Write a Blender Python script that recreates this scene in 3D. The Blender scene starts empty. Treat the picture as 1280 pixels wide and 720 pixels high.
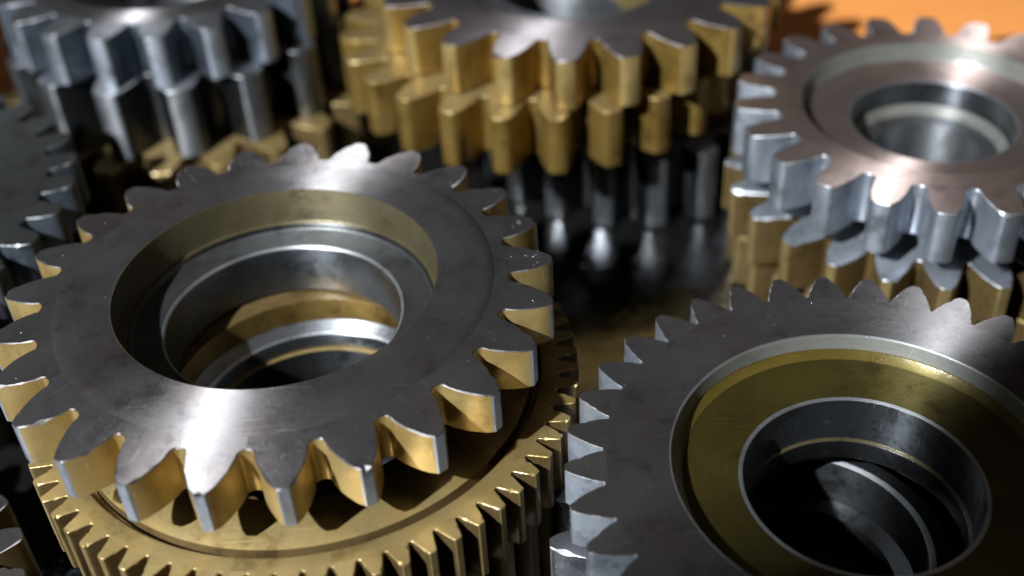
import bpy, bmesh, math, random
from mathutils import Vector, Matrix
random.seed(7)
scene = bpy.context.scene
scene.unit_settings.scale_length = 0.01          # one unit is a centimetre
H = 10.18                                        # camera height above the dark steel gear's face, cm
TABLE = 1.45                                     # camera height above the tray, in H

def P(x, y, d):                                  # (right, forward, depth below lens) in H -> world cm
    return Vector((x * H, y * H, (TABLE - d) * H))

# ------------------------------------------------------------------ camera
cam = bpy.data.cameras.new('camera')
camo = bpy.data.objects.new('camera', cam)
scene.collection.objects.link(camo)
cam.sensor_width = 36.0
cam.lens = 36.0 * 1480 / 1280
cam.clip_start = 0.5
cam.clip_end = 2000
pitch, roll = math.radians(37.9), math.radians(-3.5)
camo.matrix_world = (Matrix.Translation((0, 0, TABLE * H))
                     @ Matrix.Rotation(math.pi / 2 - pitch, 4, 'X')
                     @ Matrix.Rotation(roll, 4, 'Z'))
cam.dof.use_dof = True
cam.dof.focus_distance = 16.2
cam.dof.aperture_fstop = 0.115
scene.camera = camo

# ------------------------------------------------------------------ world
world = bpy.data.worlds.new('World')
scene.world = world
world.use_nodes = True
bg = world.node_tree.nodes['Background']
bg.inputs['Color'].default_value = (1.0, 0.86, 0.76, 1)
bg.inputs['Strength'].default_value = 0.030

# ------------------------------------------------------------------ lamps
def lamp(name, kind, loc, target, energy, color, **kw):
    d = bpy.data.lights.new(name, kind)
    d.energy = energy
    d.color = color
    for k, v in kw.items():
        setattr(d, k, v)
    o = bpy.data.objects.new(name, d)
    scene.collection.objects.link(o)
    o.location = loc
    o.rotation_euler = (Vector(target) - Vector(loc)).to_track_quat('-Z', 'Y').to_euler()
    return o
# hand torch held in front and to the left: small, cool, narrow cone
lamp('torch', 'SPOT', P(-3.21, -1.86, -3.15), P(-0.2, 1.9, 1.1), 530000, (0.90, 0.95, 1.0),
     spot_size=math.radians(19.2), spot_blend=0.12, shadow_soft_size=0.9)
# weak warm fill, added for ambient light; no known lamp stands there
lamp('warm_fill', 'AREA', (38, 6, 52), (2, 16, 2), 900, (1.0, 0.72, 0.42), shape='DISK', size=30)

scene.view_settings.view_transform = 'Standard'
scene.view_settings.look = 'None'
scene.view_settings.exposure = 0.0
scene.view_settings.gamma = 1.0
scene.cycles.max_bounces = 3
scene.cycles.diffuse_bounces = 1
scene.cycles.glossy_bounces = 2
scene.cycles.use_denoising = True
scene.cycles.caustics_reflective = False

# ------------------------------------------------------------------ materials
class NT:
    def __init__(s, name):
        s.m = bpy.data.materials.new(name)
        s.m.use_nodes = True
        s.t = s.m.node_tree
        s.b = s.t.nodes['Principled BSDF']
    def n(s, kind, **kw):
        x = s.t.nodes.new(kind)
        for k, v in kw.items():
            setattr(x, k, v)
        return x
    def l(s, a, b):
        s.t.links.new(a, b)
    def math(s, op, a, b=None, c=None):
        x = s.n('ShaderNodeMath', operation=op)
        for i, v in enumerate((a, b, c)):
            if v is None: continue
            if isinstance(v, (int, float)): x.inputs[i].default_value = v
            else: s.l(v, x.inputs[i])
        return x.outputs[0]
    def mix(s, fac, a, b):
        x = s.n('ShaderNodeMix', data_type='RGBA')
        if isinstance(fac, (int, float)): x.inputs[0].default_value = fac
        else: s.l(fac, x.inputs[0])
        for i, v in ((6, a), (7, b)):
            if isinstance(v, tuple): x.inputs[i].default_value = (*v, 1)
            else: s.l(v, x.inputs[i])
        return x.outputs[2]
    def ramp(s, fac, lo, hi, a=0.0, b=1.0):
        x = s.n('ShaderNodeMapRange')
        s.l(fac, x.inputs[0])
        for i, v in zip((1, 2, 3, 4), (lo, hi, a, b)): x.inputs[i].default_value = v
        return x.outputs[0]

def metal(name, base, dark, rough=0.36, metallic=0.9, turned=0.5, aniso=0.75, coat=0.35,
          stain=None, stain_amt=0.0, bump=0.25, speck=0.6, patch=0.25):
    k = NT(name)
    tc = k.n('ShaderNodeTexCoord')
    oi = k.n('ShaderNodeObjectInfo')
    off = k.n('ShaderNodeVectorMath', operation='SCALE')
    cmb = k.n('ShaderNodeCombineXYZ')
    k.l(oi.outputs['Random'], cmb.inputs[0]); k.l(oi.outputs['Random'], cmb.inputs[1])
    k.l(cmb.outputs[0], off.inputs[0]); off.inputs['Scale'].default_value = 57.0
    pos = k.n('ShaderNodeVectorMath', operation='ADD')
    k.l(tc.outputs['Object'], pos.inputs[0]); k.l(off.outputs[0], pos.inputs[1])
    sep = k.n('ShaderNodeSeparateXYZ'); k.l(tc.outputs['Object'], sep.inputs[0])
    r = k.math('SQRT', k.math('ADD', k.math('MULTIPLY', sep.outputs[0], sep.outputs[0]),
                              k.math('MULTIPLY', sep.outputs[1], sep.outputs[1])))
    def noise(vec, scale, detail=4, rough_=0.55):
        x = k.n('ShaderNodeTexNoise'); k.l(vec, x.inputs['Vector'])
        x.inputs['Scale'].default_value = scale; x.inputs['Detail'].default_value = detail
        x.inputs['Roughness'].default_value = rough_
        return x.outputs['Fac']
    # concentric tool marks of the lathe
    rc = k.n('ShaderNodeCombineXYZ'); k.l(r, rc.inputs[0]); k.l(sep.outputs[2], rc.inputs[1])
    rings = noise(rc.outputs[0], 26.0, 5, 0.7)
    hair = noise(rc.outputs[0], 150.0, 2, 0.6)
    # long shallow scratches that cross the tool marks
    sm = k.n('ShaderNodeMapping'); k.l(pos.outputs[0], sm.inputs[0])
    sm.inputs['Rotation'].default_value = (0.0, 0.0, 0.7); sm.inputs['Scale'].default_value = (1.2, 60.0, 3.0)
    scr = k.ramp(noise(sm.outputs[0], 1.0, 2, 0.4), 0.70, 0.76)
    blotch = noise(pos.outputs[0], 0.9, 5, 0.6)
    fine = noise(pos.outputs[0], 14.0, 4, 0.65)
    grit = noise(pos.outputs[0], 46.0, 2, 0.5)
    col = k.mix(k.ramp(blotch, 0.33, 0.68), dark, base)
    col = k.mix(k.math('MULTIPLY', k.ramp(fine, 0.45, 0.75), 0.12), col, dark)
    if stain:
        f = k.ramp(noise(pos.outputs[0], 0.55, 6, 0.62), 0.52, 0.70, 0, stain_amt)
        col = k.mix(f, col, stain)
    col = k.mix(k.math('MULTIPLY', k.ramp(rings, 0.35, 0.65), 0.45 * turned), col, dark)
    col = k.mix(k.math('MULTIPLY', k.ramp(hair, 0.35, 0.65), 0.42 * turned), col, dark)
    col = k.mix(k.math('MULTIPLY', scr, 0.6), col, tuple(min(1.0, c * 1.6) for c in base))
    smear = noise(pos.outputs[0], 1.7, 6, 0.7)
    col = k.mix(k.ramp(smear, 0.56, 0.66, 0.0, patch), col, tuple(c * 0.45 for c in dark))
    k.l(col, k.b.inputs['Base Color'])
    k.b.inputs['Metallic'].default_value = metallic
    rg = k.math('ADD', k.ramp(blotch, 0.3, 0.7, rough + 0.07, rough - 0.05), k.ramp(fine, 0.3, 0.7, -0.03, 0.04))
    rg = k.math('ADD', rg, k.ramp(smear, 0.46, 0.66, 0.04, -0.09))
    k.l(rg, k.b.inputs['Roughness'])
    k.b.inputs['Anisotropic'].default_value = aniso
    # grinding direction runs round the axis
    neg = k.math('MULTIPLY', sep.outputs[1], -1.0)
    tg = k.n('ShaderNodeCombineXYZ'); k.l(neg, tg.inputs[0]); k.l(sep.outputs[0], tg.inputs[1])
    vt = k.n('ShaderNodeVectorTransform', vector_type='VECTOR', convert_from='OBJECT', convert_to='WORLD')
    k.l(tg.outputs[0], vt.inputs[0])
    nm = k.n('ShaderNodeVectorMath', operation='NORMALIZE'); k.l(vt.outputs[0], nm.inputs[0])
    k.l(nm.outputs[0], k.b.inputs['Tangent'])
    k.b.inputs['Anisotropic Rotation'].default_value = 0.25
    k.b.inputs['Coat Weight'].default_value = coat
    k.b.inputs['Coat Roughness'].default_value = 0.16
    h = k.math('ADD', k.math('MULTIPLY', rings, 0.5 * turned), k.math('MULTIPLY', fine, 0.12))
    h = k.math('ADD', h, k.math('MULTIPLY', hair, 0.30 * turned))
    h = k.math('ADD', h, k.math('MULTIPLY', scr, -0.12))
    h = k.math('ADD', h, k.math('MULTIPLY', k.ramp(grit, 0.68, 0.80), speck))
    bp = k.n('ShaderNodeBump'); bp.inputs['Strength'].default_value = bump
    bp.inputs['Distance'].default_value = 0.03
    k.l(h, bp.inputs['Height']); k.l(bp.outputs[0], k.b.inputs['Normal'])
    # oil lies smoother than the metal below
    bp2 = k.n('ShaderNodeBump'); bp2.inputs['Strength'].default_value = 0.15
    bp2.inputs['Distance'].default_value = 0.05
    k.l(k.math('ADD', fine, k.math('MULTIPLY', k.ramp(grit, 0.68, 0.80), 0.8)), bp2.inputs['Height'])
    k.l(bp2.outputs[0], k.b.inputs['Coat Normal'])
    return k.m

M = {}
M['steel_dark'] = metal('dark_ground_steel', (0.245, 0.24, 0.245), (0.15, 0.137, 0.135), rough=0.58, aniso=1.0, turned=0.8, coat=0.06, patch=0.45, stain=(0.14, 0.098, 0.085), stain_amt=0.7)
M['steel'] = metal('bright_steel', (0.52, 0.56, 0.62), (0.34, 0.37, 0.42), rough=0.44, aniso=0.5, patch=0.35)
M['steel_bore'] = metal('polished_bore_steel', (0.145, 0.158, 0.17), (0.08, 0.088, 0.096), rough=0.30, turned=0.7, aniso=0.92)  # darker than the outer steel: bore shade put into the colour
M['steel_glint'] = metal('oily_glinting_steel', (0.40, 0.43, 0.48), (0.20, 0.215, 0.24), rough=0.27, aniso=0.2, coat=0.5, patch=0.5)
M['steel_mid'] = metal('worn_steel', (0.27, 0.28, 0.29), (0.16, 0.165, 0.175), rough=0.46)
M['steel_blue'] = metal('oily_blue_steel', (0.21, 0.245, 0.29), (0.10, 0.12, 0.15), rough=0.40, aniso=0.3, coat=0.5, patch=0.5)
M['dull_grey'] = metal('dull_grey_steel', (0.15, 0.155, 0.155), (0.09, 0.095, 0.095), rough=0.5, aniso=0.6, coat=0.2)
M['black_steel'] = metal('shaded_black_steel', (0.065, 0.068, 0.07), (0.03, 0.032, 0.034), rough=0.36, coat=0.4)  # near-black steel; shade in bores, gaps and lower gears put into the colour
M['gold'] = metal('oil_gilded_flank', (0.60, 0.45, 0.19), (0.36, 0.24, 0.075), rough=0.42, turned=0.25, aniso=0.2, metallic=0.7, patch=0.45, stain=(0.24, 0.14, 0.035), stain_amt=0.6)
M['brass'] = metal('golden_metal', (0.39, 0.295, 0.13), (0.24, 0.17, 0.062), rough=0.46, turned=0.5, aniso=0.4, metallic=0.7, patch=0.4, stain=(0.20, 0.125, 0.04), stain_amt=0.6)
M['amber'] = metal('amber_gold_flank', (0.44, 0.295, 0.085), (0.26, 0.155, 0.032), rough=0.38, turned=0.25, aniso=0.2, metallic=0.8, patch=0.55, stain=(0.15, 0.085, 0.018), stain_amt=0.6)
M['bore_gold'] = metal('shaded_golden_bore', (0.27, 0.18, 0.055), (0.16, 0.10, 0.027), rough=0.36, turned=0.8, aniso=0.6, metallic=0.85, patch=0.4)  # darker copy of the gold, with the shade inside the bore painted in
M['flank_brown'] = metal('shaded_brown_flank', (0.24, 0.165, 0.065), (0.13, 0.082, 0.03), rough=0.42, turned=0.3, aniso=0.2, metallic=0.7, patch=0.5)  # darker copy of the golden flank; tooth-gap shade is in the colour
M['tan_wall'] = metal('oil_tanned_wall', (0.125, 0.104, 0.055), (0.07, 0.057, 0.028), rough=0.45, turned=0.9, metallic=0.6, patch=0.4)
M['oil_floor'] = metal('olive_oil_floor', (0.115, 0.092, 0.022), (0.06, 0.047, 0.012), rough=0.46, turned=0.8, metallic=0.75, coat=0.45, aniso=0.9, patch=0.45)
M['oil_line'] = metal('amber_oil_line', (0.14, 0.105, 0.019), (0.09, 0.066, 0.012), rough=0.38, turned=0.4, metallic=0.5, coat=0.8, aniso=0.7)
M['pale_wall'] = metal('pale_turned_wall', (0.25, 0.255, 0.23), (0.17, 0.17, 0.15), rough=0.5, turned=0.8, metallic=0.5)
M['edge'] = metal('bare_highlit_edge', (0.50, 0.52, 0.54), (0.34, 0.35, 0.37), rough=0.48, turned=0.2)  # bare rims and chamfers, paler because edge highlights are painted in
M['grey_face'] = metal('grey_brown_face', (0.30, 0.27, 0.275), (0.19, 0.165, 0.165), rough=0.56, aniso=0.9, turned=0.8, coat=0.2)
M['brown_face'] = metal('brown_reflection_face', (0.48, 0.385, 0.355), (0.34, 0.26, 0.235), rough=0.57, aniso=0.9, turned=0.8, coat=0.2)  # orange reflection and haze put into the face colour
k_ = NT('bright_speck')
k_.b.inputs['Base Color'].default_value = (0.30, 0.30, 0.29, 1)
k_.b.inputs['Roughness'].default_value = 0.2
k_.b.inputs['Metallic'].default_value = 0.7
M['speck'] = k_.m

# ------------------------------------------------------------------ mesh helpers
def finish(bm, name, mats, parent, angle=32, smooth=True):
    bmesh.ops.recalc_face_normals(bm, faces=bm.faces)
    for f in bm.faces: f.smooth = smooth
    for e in bm.edges:
        if len(e.link_faces) == 2 and e.calc_face_angle(0) > math.radians(angle): e.smooth = False
    me = bpy.data.meshes.new(name)
    bm.to_mesh(me); bm.free()
    for m in mats: me.materials.append(m)
    o = bpy.data.objects.new(name, me)
    scene.collection.objects.link(o)
    o.parent = parent
    return o

def round_profile(pts, c):
    """cut the sharp corners of a lathe profile; pts = [(r, z, material of the run that starts here)]"""
    out = []
    for i, (r, z, m) in enumerate(pts):
        if i in (0, len(pts) - 1):
            out.append((r, z, m)); continue
        a = Vector((pts[i-1][0] - r, pts[i-1][1] - z)); b = Vector((pts[i+1][0] - r, pts[i+1][1] - z))
        la, lb = a.length, b.length
        if a.angle(b) > math.radians(150):
            out.append((r, z, m)); continue
        ca = min(c, la * 0.4); cb = min(c, lb * 0.4)
        p = Vector((r, z)) + a.normalized() * ca; q = Vector((r, z)) + b.normalized() * cb
        mid = (p + q + 2 * Vector((r, z))) / 4
        out += [(p.x, p.y, m), (mid.x, mid.y, m), (q.x, q.y, m)]
    return out

def lathe(name, pts, segs, phase, parent, chamfer=0.014, close=False):
    pts = round_profile(pts, chamfer)
    names = []
    bm = bmesh.new()
    rings = []
    for r, z, m in pts:
        if r < 1e-5:
            rings.append([bm.verts.new((0, 0, z))])
        else:
            rings.append([bm.verts.new((r * math.cos(phase + 2 * math.pi * i / segs),
                                        r * math.sin(phase + 2 * math.pi * i / segs), z)) for i in range(segs)])
    n = len(rings)
    for j in range(n if close else n - 1):
        a, b = rings[j], rings[(j + 1) % n]
        m = pts[j][2]
        if m not in names: names.append(m)
        for i in range(segs):
            i2 = (i + 1) % segs
            if len(a) == 1 and len(b) == 1: continue
            if len(a) == 1: f = bm.faces.new((a[0], b[i], b[i2]))
            elif len(b) == 1: f = bm.faces.new((a[i], b[0], a[i2]))
            else: f = bm.faces.new((a[i], b[i], b[i2], a[i2]))
            f.material_index = names.index(m)
    return finish(bm, name, [M[x] for x in names], parent)

def tooth_mesh(name, N, r_in, r_root, r_tip, z0, z1, k, w_root, w_tip, power, mats, parent, c=0.012, seed=0, slope=0.0):
    """one pitch of a toothed rim, centred on +X: root land, two curved flanks and a tip land"""
    hp = math.pi / N
    pts = []                      # half contour from gap centre up to tip centre: (r, half angle, tag)
    pts.append((r_root, hp, 'f'))
    gapw = (1 - w_root) * hp
    for i in range(1, 4):         # rounded root
        t = i / 4
        pts.append((r_root + (r_tip - r_root) * 0.10 * (1 - math.cos(t * math.pi / 2)), hp - gapw * math.sin(t * math.pi / 2), 'f'))
    n = 7
    r0 = r_root + (r_tip - r_root) * 0.10
    for i in range(n + 1):
        t = i / n
        rr = r0 + (r_tip - r0) * t
        w = w_root + (w_tip - w_root) * t ** power
        pts.append((rr, hp * w, 'f'))
    pts[-1] = (pts[-1][0] - (r_tip - r_root) * 0.04, pts[-1][1], 't')
    pts.append((r_tip, pts[-1][1] * 0.72, 't'))
    pts.append((r_tip, 0.0, 't'))
    half = [(r, a, g) for r, a, g in pts]
    full = half + [(r, -a, g) for r, a, g in reversed(half[:-1])]
    xy = [Vector((r * math.cos(a), r * math.sin(a))) for r, a, g in full]
    tags = []
    for i in range(len(full) - 1):
        tags.append('t' if full[i][2] == 't' and full[i+1][2] == 't' else 'f')
    # inward normals
    ins = []
    for i in range(len(xy)):
        a = xy[max(i-1, 0)]; b = xy[min(i+1, len(xy) - 1)]
        d = (b - a).normalized()
        nrm = Vector((-d.y, d.x))
        if i in (0, len(xy) - 1): nrm = xy[i].normalized()
        cen = Vector((r_in, 0))
        if nrm.dot(xy[i] - cen) > 0: nrm = -nrm
        ins.append(nrm)
    rnd = random.Random(seed)
    cs = [c * rnd.uniform(0.6, 1.6) for _ in xy]
    for _ in range(2):
        if rnd.random() < 0.75:
            cs[rnd.randrange(5, len(xy) - 5)] = c * rnd.uniform(2.5, 5.0)
    cs[0] = cs[-1] = c
    drop = lambda p: slope * max(0.0, p.length - r_in) / (r_tip - r_in)
    bm = bmesh.new()
    arc = [-hp + 2 * hp * i / k for i in range(k + 1)][::-1]   # from +hp to -hp, like the contour
    def ring(z, inset):
        o = [bm.verts.new((*(p + q * ci), z - drop(p) * (z == z1))) for p, q, ci in zip(xy, ins, cs)]
        i_ = [bm.verts.new((r_in * math.cos(a), r_in * math.sin(a), z)) for a in arc]
        return o, i_
    (ot, it), (ob, ib) = ring(z1, c), ring(z0, c)
    om = [bm.verts.new((*p, z1 - ci - drop(p))) for p, ci in zip(xy, cs)]
    ol = [bm.verts.new((*p, z0 + c)) for p in xy]
    f = bm.faces.new(ot + it[::-1]); f.material_index = 0
    f = bm.faces.new(ob + ib[::-1]); f.material_index = 0
    for i in range(len(xy) - 1):
        mi = 2 if tags[i] == 't' else 1
        f = bm.faces.new((ot[i], ot[i+1], om[i+1], om[i])); f.material_index = 3
        f = bm.faces.new((om[i], om[i+1], ol[i+1], ol[i])); f.material_index = mi
        f = bm.faces.new((ol[i], ol[i+1], ob[i+1], ob[i])); f.material_index = mi
    return finish(bm, name, [M[x] for x in mats], parent, angle=38)

def ring_of_teeth(parent, N, phase_deg, r_in, r_root, r_tip, z0, z1, k, w_root=0.70, w_tip=0.24, power=1.5,
                  mats=('steel', 'gold', 'steel', 'edge'), c=0.012, slope=0.0):
    kinds = []
    for i in range(N):
        if i < 6:
            o = tooth_mesh('tooth', N, r_in, r_root, r_tip, z0, z1, k, w_root, w_tip, power, mats, parent, c, seed=i * 17 + N, slope=slope)
            kinds.append(o)
        else:
            o = random.choice(kinds).copy()
            scene.collection.objects.link(o)
        o.parent = parent
        o.rotation_euler = (0, 0, math.radians(phase_deg) + 2 * math.pi * i / N)

def thing(name, label, cat, loc, group=None):
    o = bpy.data.objects.new(name, None)
    scene.collection.objects.link(o)
    o.empty_display_size = 1
    o.location = loc
    o['label'] = label; o['category'] = cat
    if group: o['group'] = group
    return o

def segs_for(N, want=110):
    k = max(2, math.ceil(want / N))
    return k, N * k

def wheel(parent, N, phase, R, root, rin, z0, z1, face, under=None, mats=('steel', 'gold', 'steel', 'edge'),
          inner=0.3, profile=None, body='rim', tooth_parent_is_body=False, lift=0.0, **kw):
    """a toothed wheel: turned body plus its teeth. profile: the lathe run from the rim inwards (fractions of R, z)"""
    k, segs = segs_for(N)
    ph = math.radians(phase) - math.pi / N
    if profile is None:
        profile = [(rin, z1, face), (inner, z1, 'steel_bore'), (inner, z0, face)]
    pts = [(r * R, z, m) for r, z, m in profile] + [(rin * R, z0, face)]
    b = lathe(body, pts, segs, ph, parent)
    ring_of_teeth(b if tooth_parent_is_body else parent, N, phase, rin * R, root * R, R, z0, z1 - lift, k, mats=mats, **kw)
    return b

# ------------------------------------------------------------------ setting: oily tray and orange bench
def tray():
    k = NT('wet_black_oil')
    tc = k.n('ShaderNodeTexCoord')
    def noise(scale, detail=5):
        x = k.n('ShaderNodeTexNoise'); k.l(tc.outputs['Object'], x.inputs['Vector'])
        x.inputs['Scale'].default_value = scale; x.inputs['Detail'].default_value = detail
        return x.outputs['Fac']
    n1, n2, n3 = noise(0.35), noise(2.2), noise(16, 3)
    k.l(k.mix(k.ramp(n1, 0.40, 0.65), (0.08, 0.085, 0.09), (0.15, 0.14, 0.115)), k.b.inputs['Base Color'])
    k.l(k.ramp(n1, 0.38, 0.62, 0.02, 0.13), k.b.inputs['Roughness'])
    k.b.inputs['Metallic'].default_value = 0.95
    k.b.inputs['Coat Weight'].default_value = 0.8
    k.b.inputs['Coat Roughness'].default_value = 0.08
    bp = k.n('ShaderNodeBump'); bp.inputs['Strength'].default_value = 0.42; bp.inputs['Distance'].default_value = 0.08
    k.l(k.math('ADD', k.math('MULTIPLY', n2, 0.8), k.math('MULTIPLY', n3, 0.30)), bp.inputs['Height'])
    k.l(bp.outputs[0], k.b.inputs['Normal'])
    k.l(bp.outputs[0], k.b.inputs['Coat Normal'])
    bm = bmesh.new()
    nx, ny = 60, 60
    v = [[bm.verts.new((-40 + 90 * i / nx, -8 + 36.6 * j / ny,
                        0.05 * math.sin(i * 1.3 + j * 0.7) * math.sin(j * 0.9 - i * 0.4) - 0.05)) for j in range(ny + 1)] for i in range(nx + 1)]
    for i in range(nx):
        for j in range(ny):
            bm.faces.new((v[i][j], v[i+1][j], v[i+1][j+1], v[i][j+1]))
    o = finish(bm, 'ground', [k.m], None)
    o['kind'] = 'structure'
    o['label'] = 'black oily tray surface with wet blurred reflections'
tray()

def bench():
    k = NT('orange_bench_wood')
    tc = k.n('ShaderNodeTexCoord')
    mp = k.n('ShaderNodeMapping'); k.l(tc.outputs['Object'], mp.inputs[0]); mp.inputs['Scale'].default_value = (0.2, 1.5, 1)
    x = k.n('ShaderNodeTexNoise'); k.l(mp.outputs[0], x.inputs['Vector']); x.inputs['Scale'].default_value = 1.5; x.inputs['Detail'].default_value = 8
    k.l(k.mix(k.ramp(x.outputs['Fac'], 0.3, 0.7), (0.92, 0.34, 0.085), (0.96, 0.38, 0.10)), k.b.inputs['Base Color'])
    k.b.inputs['Roughness'].default_value = 0.5
    bm = bmesh.new()
    bmesh.ops.create_cube(bm, size=1.0)
    for v in bm.verts: v.co = Vector((v.co.x * 160 + 5, v.co.y * 60 + 58.2, v.co.z * 2 - 1.05))
    o = finish(bm, 'bench', [k.m], None)
    o['kind'] = 'structure'
    o['label'] = 'orange wooden bench behind the tray, partly in shadow'
bench()

# ------------------------------------------------------------------ gears
cm = lambda d: (TABLE - d) * H      # depth below lens in H -> height in cm

# --- dark steel gear in front, left
def gear_front():
    t = thing('gear', 'dark steel gear with deep stepped bore and golden tooth flanks, lying on a golden gear', 'gear', P(-0.332, 1.339, TABLE))
    R = 0.393 * H; z1 = cm(1.0); z0 = z1 - 0.80; fl = cm(1.068)
    prof = [(0.785, z1 - 0.05, 'steel_dark'), (0.775, z1 - 0.022, 'steel_dark'), (0.755, z1 - 0.004, 'steel_dark'), (0.735, z1, 'steel_dark'), (0.58, z1, 'tan_wall'), (0.572, fl + 0.12, 'tan_wall'),
            (0.558, fl + 0.09, 'black_steel'), (0.552, fl + 0.02, 'dull_grey'), (0.54, fl, 'dull_grey'), (0.44, fl, 'edge'), (0.43, fl - 0.04, 'steel_bore'),
            (0.43, cm(1.15), 'steel_mid'), (0.445, cm(1.15), 'steel_mid'), (0.445, cm(1.13) + 0.02, 'flank_brown'), (0.62, cm(1.13) + 0.02, 'flank_brown'), (0.64, z0, 'steel_dark')]
    wheel(t, 25, -82.3, R, 0.835, 0.785, z0, z1, 'steel_dark', profile=prof, lift=0.05,
          mats=('steel_dark', 'gold', 'steel', 'steel_dark'), w_root=0.76, w_tip=0.18, power=1.4, slope=0.09)
    return t
front = gear_front()

# --- golden fine-toothed gear underneath it
def gear_gold_fine():
    t = thing('gear', 'large golden gear with many fine teeth under the dark steel gear', 'gear', P(-0.302, 1.284, TABLE))
    R = 0.391 * H; z1 = cm(1.13); z0 = z1 - 1.02
    prof = [(0.915, z1, 'brass'), (0.862, z1, 'flank_brown'), (0.858, z1 - 0.20, 'flank_brown'), (0.832, z1 - 0.20, 'flank_brown'), (0.828, z1 - 0.01, 'brass'),
            (0.62, z1 - 0.01, 'flank_brown'), (0.62, cm(1.156), 'flank_brown'), (0.515, cm(1.157), 'bore_gold'), (0.505, cm(1.195), 'steel_mid'), (0.462, cm(1.205), 'edge'), (0.45, cm(1.208), 'steel_bore'), (0.44, z0, 'brass')]
    wheel(t, 68, -66.7, R, 0.925, 0.915, z0, z1, 'brass', profile=prof,
          mats=('brass', 'flank_brown', 'brass', 'brass'), w_root=0.80, w_tip=0.30, power=1.0, c=0.009)
gear_gold_fine()

def gear_gold_low():
    t = thing('gear', 'golden gear at the bottom of the stack below the fine-toothed golden gear', 'gear', P(-0.302, 1.284, TABLE))
    R = 0.374 * H; z1 = cm(1.13) - 1.04; z0 = 0.02
    prof = [(0.86, z1, 'brass'), (0.44, z1, 'black_steel'), (0.43, 0.6, 'black_steel'), (0.2, 0.6, 'black_steel'), (0.2, z0, 'brass')]
    wheel(t, 40, 3, R, 0.87, 0.86, z0, z1, 'brass', profile=prof, mats=('brass', 'flank_brown', 'brass', 'brass'), w_tip=0.34)
gear_gold_low()

# --- steel gear lower right
def gear_right():
    t = thing('gear', 'brown-grey steel gear at lower right with olive oil in its dished face', 'gear', P(0.429, 1.019, TABLE))
    R = 0.377 * H; z1 = cm(1.10); z0 = z1 - 0.62; fl = cm(1.138); hb = z1 - 1.45
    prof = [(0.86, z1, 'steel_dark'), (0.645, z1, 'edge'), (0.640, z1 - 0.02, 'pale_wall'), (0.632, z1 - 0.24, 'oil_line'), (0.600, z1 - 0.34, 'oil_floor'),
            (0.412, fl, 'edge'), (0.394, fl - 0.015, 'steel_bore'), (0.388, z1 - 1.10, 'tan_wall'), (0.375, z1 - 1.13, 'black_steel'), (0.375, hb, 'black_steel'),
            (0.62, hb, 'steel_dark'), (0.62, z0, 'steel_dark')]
    wheel(t, 35, 94.7, R, 0.87, 0.86, z0, z1, 'steel_dark', profile=prof,
          mats=('steel_dark', 'steel', 'steel', 'steel_dark'), w_root=0.90, w_tip=0.20, power=1.1, c=0.005)
    return t
right = gear_right()

def sleeve():
    t = thing('sleeve', 'black oily sleeve with a bright ring edge, deep inside the bore of the olive-oiled gear', 'sleeve', P(0.378, 1.045, TABLE))
    rb = 0.160 * H; zt = cm(1.285)
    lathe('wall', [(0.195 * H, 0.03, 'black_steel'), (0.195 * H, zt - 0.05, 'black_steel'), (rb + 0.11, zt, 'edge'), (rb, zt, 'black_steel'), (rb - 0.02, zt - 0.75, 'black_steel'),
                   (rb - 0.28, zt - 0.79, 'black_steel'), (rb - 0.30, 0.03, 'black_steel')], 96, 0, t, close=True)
    bm = bmesh.new()
    rg = [[bm.verts.new((rr * math.cos(q * math.pi / 24), rr * math.sin(q * math.pi / 24), 0.30 + 0.26 * math.exp(-(rr / 0.45) ** 2) + 0.03 * math.sin(3 * rr + q * math.pi / 8))) for q in range(48)]
          for rr in [0.02 + (rb - 0.32) * i / 12 for i in range(13)]]
    for i in range(12):
        for q in range(48): bm.faces.new((rg[i][q], rg[i][(q + 1) % 48], rg[i + 1][(q + 1) % 48], rg[i + 1][q]))
    bm.faces.new(rg[0])
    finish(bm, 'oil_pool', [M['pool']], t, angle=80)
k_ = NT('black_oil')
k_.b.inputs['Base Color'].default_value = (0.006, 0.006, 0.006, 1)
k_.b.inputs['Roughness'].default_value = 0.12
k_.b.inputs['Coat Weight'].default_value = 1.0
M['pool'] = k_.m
sleeve()

def gear_right_low():
    t = thing('gear', 'bright bluish steel gear half hidden under the olive-oiled gear', 'gear', P(0.429, 1.019, TABLE))
    R = 0.40 * H; z1 = 2.18; z0 = 0.02
    prof = [(0.84, z1, 'steel'), (0.66, z1, 'steel_mid'), (0.66, z0, 'steel')]
    wheel(t, 30, 178, R, 0.85, 0.84, z0, z1, 'steel', profile=prof, mats=('steel_mid', 'steel_glint', 'steel_mid', 'steel_mid'), w_root=0.84, w_tip=0.24, power=1.1)
gear_right_low()

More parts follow.
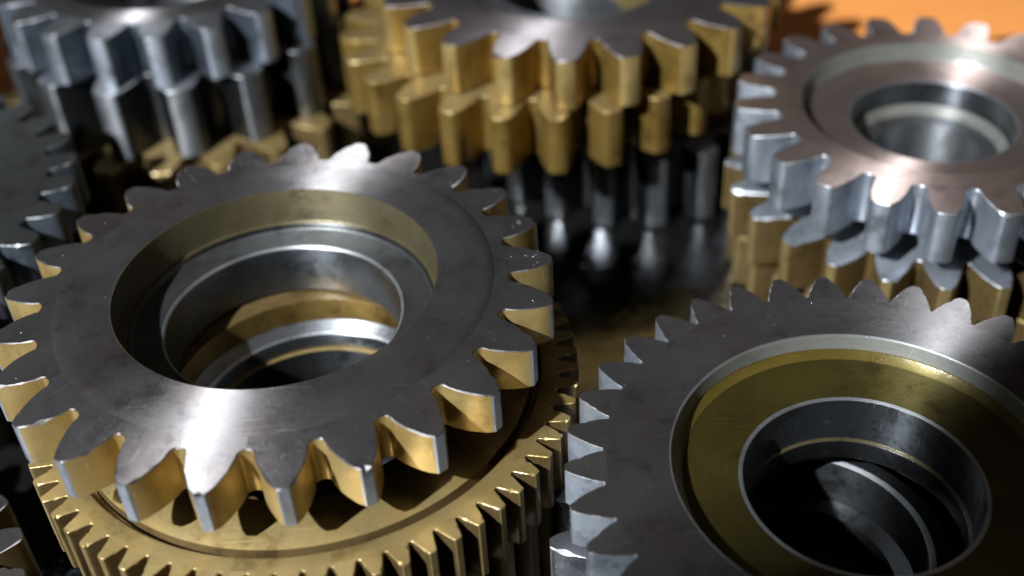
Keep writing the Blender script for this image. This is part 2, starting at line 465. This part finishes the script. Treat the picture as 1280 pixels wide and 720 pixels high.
# --- cluster gear upper right
def cluster_right():
    t = thing('cluster_gear', 'three-step gear at upper right, brown top face, bluish steel teeth and golden lower steps', 'gear', P(0.787, 1.868, TABLE))
    R = 0.359 * H; z1 = cm(1.09); z0 = z1 - 0.98
    f1 = z1 - 0.34
    prof = [(0.765, z1, 'brown_face'), (0.665, z1, 'pale_wall'), (0.655, f1 + 0.1, 'pale_wall'), (0.64, f1, 'brown_face'), (0.415, f1, 'edge'), (0.402, f1 - 0.03, 'steel_bore'),
            (0.40, f1 - 0.45, 'black_steel'), (0.39, f1 - 0.47, 'pale_wall'), (0.345, f1 - 0.66, 'steel_mid'), (0.335, f1 - 0.68, 'steel_bore'), (0.33, f1 - 0.95, 'edge'), (0.30, f1 - 0.97, 'black_steel'), (0.28, 0.4, 'black_steel'), (0.0, 0.4, 'black_steel'), (0.0, z0 - 0.02, 'steel_mid')]
    prof = prof[:-2] + [(0.26, 0.4, 'steel_mid'), (0.26, z0, 'steel_mid')]
    wheel(t, 22, 91.5, R, 0.79, 0.765, z0, z1, 'brown_face', profile=prof, body='upper_wheel', tooth_parent_is_body=True,
          mats=('brown_face', 'steel', 'steel', 'edge'), w_root=0.70, w_tip=0.34, power=1.45)
    R2 = 0.367 * H; y1 = cm(1.232); y0 = y1 - 1.05
    prof = [(0.78, y1, 'steel'), (0.60, y1, 'steel_mid'), (0.60, z0 - 0.0, 'steel_mid'), (0.30, z0 - 0.01, 'steel_mid'), (0.30, y0, 'brass')]
    wheel(t, 24, -101.4, R2, 0.80, 0.78, y0, y1, 'brass', profile=prof, body='middle_wheel', tooth_parent_is_body=True,
          mats=('steel', 'flank_brown', 'brass', 'edge'), w_root=0.80, w_tip=0.22, power=1.25)
    R3 = 0.352 * H
    prof = [(0.84, y0 - 0.02, 'brass'), (0.30, y0 - 0.02, 'brass'), (0.30, 0.02, 'brass')]
    wheel(t, 28, 4, R3, 0.86, 0.84, 0.02, y0 - 0.02, 'brass', profile=prof, body='lower_wheel', tooth_parent_is_body=True,
          mats=('brass', 'flank_brown', 'brass', 'brass'), w_tip=0.30)
cluster_right()

# --- golden gears, top centre
def gear_gold_top():
    t = thing('gear', 'golden-toothed gear with grey-brown face at the top centre, uppermost of its stack', 'gear', P(0.18, 2.36, TABLE))
    R = 0.42 * H; z1 = cm(1.0); z0 = z1 - 1.03; f1 = z1 - 0.3
    prof = [(0.78, z1, 'grey_face'), (0.60, z1, 'steel_mid'), (0.585, f1, 'steel_mid'), (0.42, f1, 'edge'), (0.41, f1 - 0.03, 'steel_bore'), (0.40, z0, 'steel_dark')]
    wheel(t, 22, -98, R, 0.80, 0.78, z0, z1, 'grey_face', profile=prof,
          mats=('grey_face', 'amber', 'gold', 'grey_face'), w_root=0.74, w_tip=0.30, power=1.4)
gear_gold_top()
def gear_gold_mid():
    t = thing('gear', 'golden gear below the grey-brown faced one at top centre, shifted to its left', 'gear', P(0.10, 2.35, TABLE))
    R = 0.432 * H; z1 = cm(1.0) - 1.06; z0 = z1 - 1.22
    prof = [(0.80, z1, 'brass'), (0.40, z1, 'steel_mid'), (0.40, z0, 'brass')]
    wheel(t, 25, -104, R, 0.82, 0.80, z0, z1, 'brass', profile=prof,
          mats=('brass', 'amber', 'amber', 'brass'), w_root=0.72, w_tip=0.30, power=1.4)
gear_gold_mid()
def gear_black_low():
    t = thing('gear', 'dark oily steel gear standing on the tray under the two golden gears', 'gear', P(0.30, 2.40, TABLE))
    R = 0.36 * H; z1 = 1.62; z0 = 0.0
    prof = [(0.80, z1, 'black_steel'), (0.40, z1, 'steel_mid'), (0.40, z0, 'black_steel')]  # black stands in for the shadow under the golden gears
    wheel(t, 20, -88, R, 0.82, 0.80, z0, z1, 'black_steel', profile=prof,
          mats=('steel_mid', 'black_steel', 'steel_glint', 'black_steel'), w_root=0.70, w_tip=0.34, power=1.4)
gear_black_low()

# --- steel cluster, top left
def cluster_left():
    t = thing('cluster_gear', 'two-step bluish steel gear at the top left', 'gear', P(-0.708, 2.508, TABLE))
    R = 0.365 * H; z1 = cm(1.0); z0 = z1 - 1.12
    prof = [(0.78, z1, 'steel_dark'), (0.62, z1, 'black_steel'), (0.61, z1 - 0.3, 'black_steel'), (0.40, z1 - 0.3, 'steel_bore'), (0.39, z0, 'steel_mid')]
    wheel(t, 20, -101.9, R, 0.80, 0.78, z0, z1, 'steel_mid', profile=prof, body='upper_wheel', tooth_parent_is_body=True,
          mats=('steel_mid', 'steel_blue', 'steel', 'steel_mid'), w_root=0.74, w_tip=0.32, power=1.4)
    R2 = 0.384 * H; y1 = cm(1.11); y0 = y1 - 1.55
    prof = [(0.76, y1, 'steel'), (0.40, y1, 'steel_mid'), (0.40, y0, 'steel_mid')]
    wheel(t, 16, -102.6, R2, 0.78, 0.76, y0, y1, 'steel_mid', profile=prof, body='lower_wheel', tooth_parent_is_body=True,
          mats=('steel_mid', 'black_steel', 'steel_mid', 'steel_mid'), w_root=0.72, w_tip=0.32, power=1.4)
cluster_left()
def gear_gold_left():
    t = thing('gear', 'golden gear on the tray under the two-step steel gear at top left', 'gear', P(-0.708, 2.508, TABLE))
    R = 0.435 * H; z1 = cm(1.11) - 1.57; z0 = 0.0
    prof = [(0.80, z1, 'brass'), (0.40, z1, 'steel_mid'), (0.40, z0, 'brass')]
    wheel(t, 22, -40, R, 0.82, 0.80, z0, z1, 'brass', profile=prof, mats=('brass', 'flank_brown', 'brass', 'brass'), w_tip=0.30)
gear_gold_left()

# --- dark gear at the left edge
def gear_left_edge():
    t = thing('gear', 'dull dark grey fine-toothed gear cut off by the left edge', 'gear', P(-1.14, 1.675, TABLE))
    R = 0.415 * H; z1 = cm(1.05); z0 = z1 - 0.9
    prof = [(0.86, z1, 'dull_grey'), (0.40, z1, 'steel_mid'), (0.40, 0.0, 'black_steel'), (0.7, 0.0, 'black_steel'), (0.72, z0, 'black_steel')]
    wheel(t, 31, 5.4, R, 0.88, 0.86, z0, z1, 'black_steel', profile=prof, mats=('dull_grey', 'steel_blue', 'dull_grey', 'dull_grey'), w_tip=0.30)
gear_left_edge()

def gear_left_low():
    t = thing('gear', 'grey steel gear low at the bottom left corner beside the golden gears', 'gear', P(-1.02, 0.99, TABLE))
    R = 0.34 * H; z1 = cm(1.27); z0 = 0.0
    prof = [(0.82, z1, 'steel_dark'), (0.40, z1, 'steel_mid'), (0.40, z0, 'steel_mid')]
    wheel(t, 26, 12, R, 0.84, 0.82, z0, z1, 'steel_dark', profile=prof, mats=('steel_dark', 'flank_brown', 'steel_blue', 'steel_dark'), w_tip=0.30)
gear_left_low()

# ------------------------------------------------------------------ specks of swarf and oil beads
def specks(t, spots, name='oil_droplets'):
    bm = bmesh.new()
    for x, y, z, rad in spots:
        m = Matrix.Translation((x, y, z + rad * 0.1)) @ Matrix.Rotation(random.random() * 6, 4, 'Z') @ Matrix.Diagonal((rad * random.uniform(0.8, 1.5), rad, rad * 0.55, 1))
        bmesh.ops.create_icosphere(bm, subdivisions=1, radius=1.0, matrix=m)
    o = finish(bm, name, [M['speck']], t, angle=80)
    o['kind'] = 'stuff'

def face_spots(n, R, r0, r1, z, lo, hi):
    out = []
    for i in range(n):
        a = random.random() * 2 * math.pi
        rr = R * math.sqrt(random.uniform(r0 * r0, r1 * r1))
        out.append((rr * math.cos(a), rr * math.sin(a), z, lo + (hi - lo) * random.random() ** 4))
    return out

RA = 0.393 * H
sp = face_spots(60, RA, 0.59, 0.77, cm(1.0) - 0.003, 0.002, 0.013)
for i in range(25):                      # grease on the tooth tips at the right
    for n_ in range(12 if i in (6, 7) else (3 if i in (4, 5, 8, 9, 14, 15) else 1)):
        a = math.radians(-82.3) + 2 * math.pi * i / 25 + random.gauss(0, 0.025)
        rr = RA * random.uniform(0.84, 0.97)
        sp.append((rr * math.cos(a), rr * math.sin(a), cm(1.0) - 0.05 - 0.09 * (rr / RA - 0.785) / 0.215, random.uniform(0.003, 0.014)))
specks(front, sp)
RB = 0.377 * H
specks(right, face_spots(45, RB, 0.65, 0.9, cm(1.10) - 0.003, 0.002, 0.011))
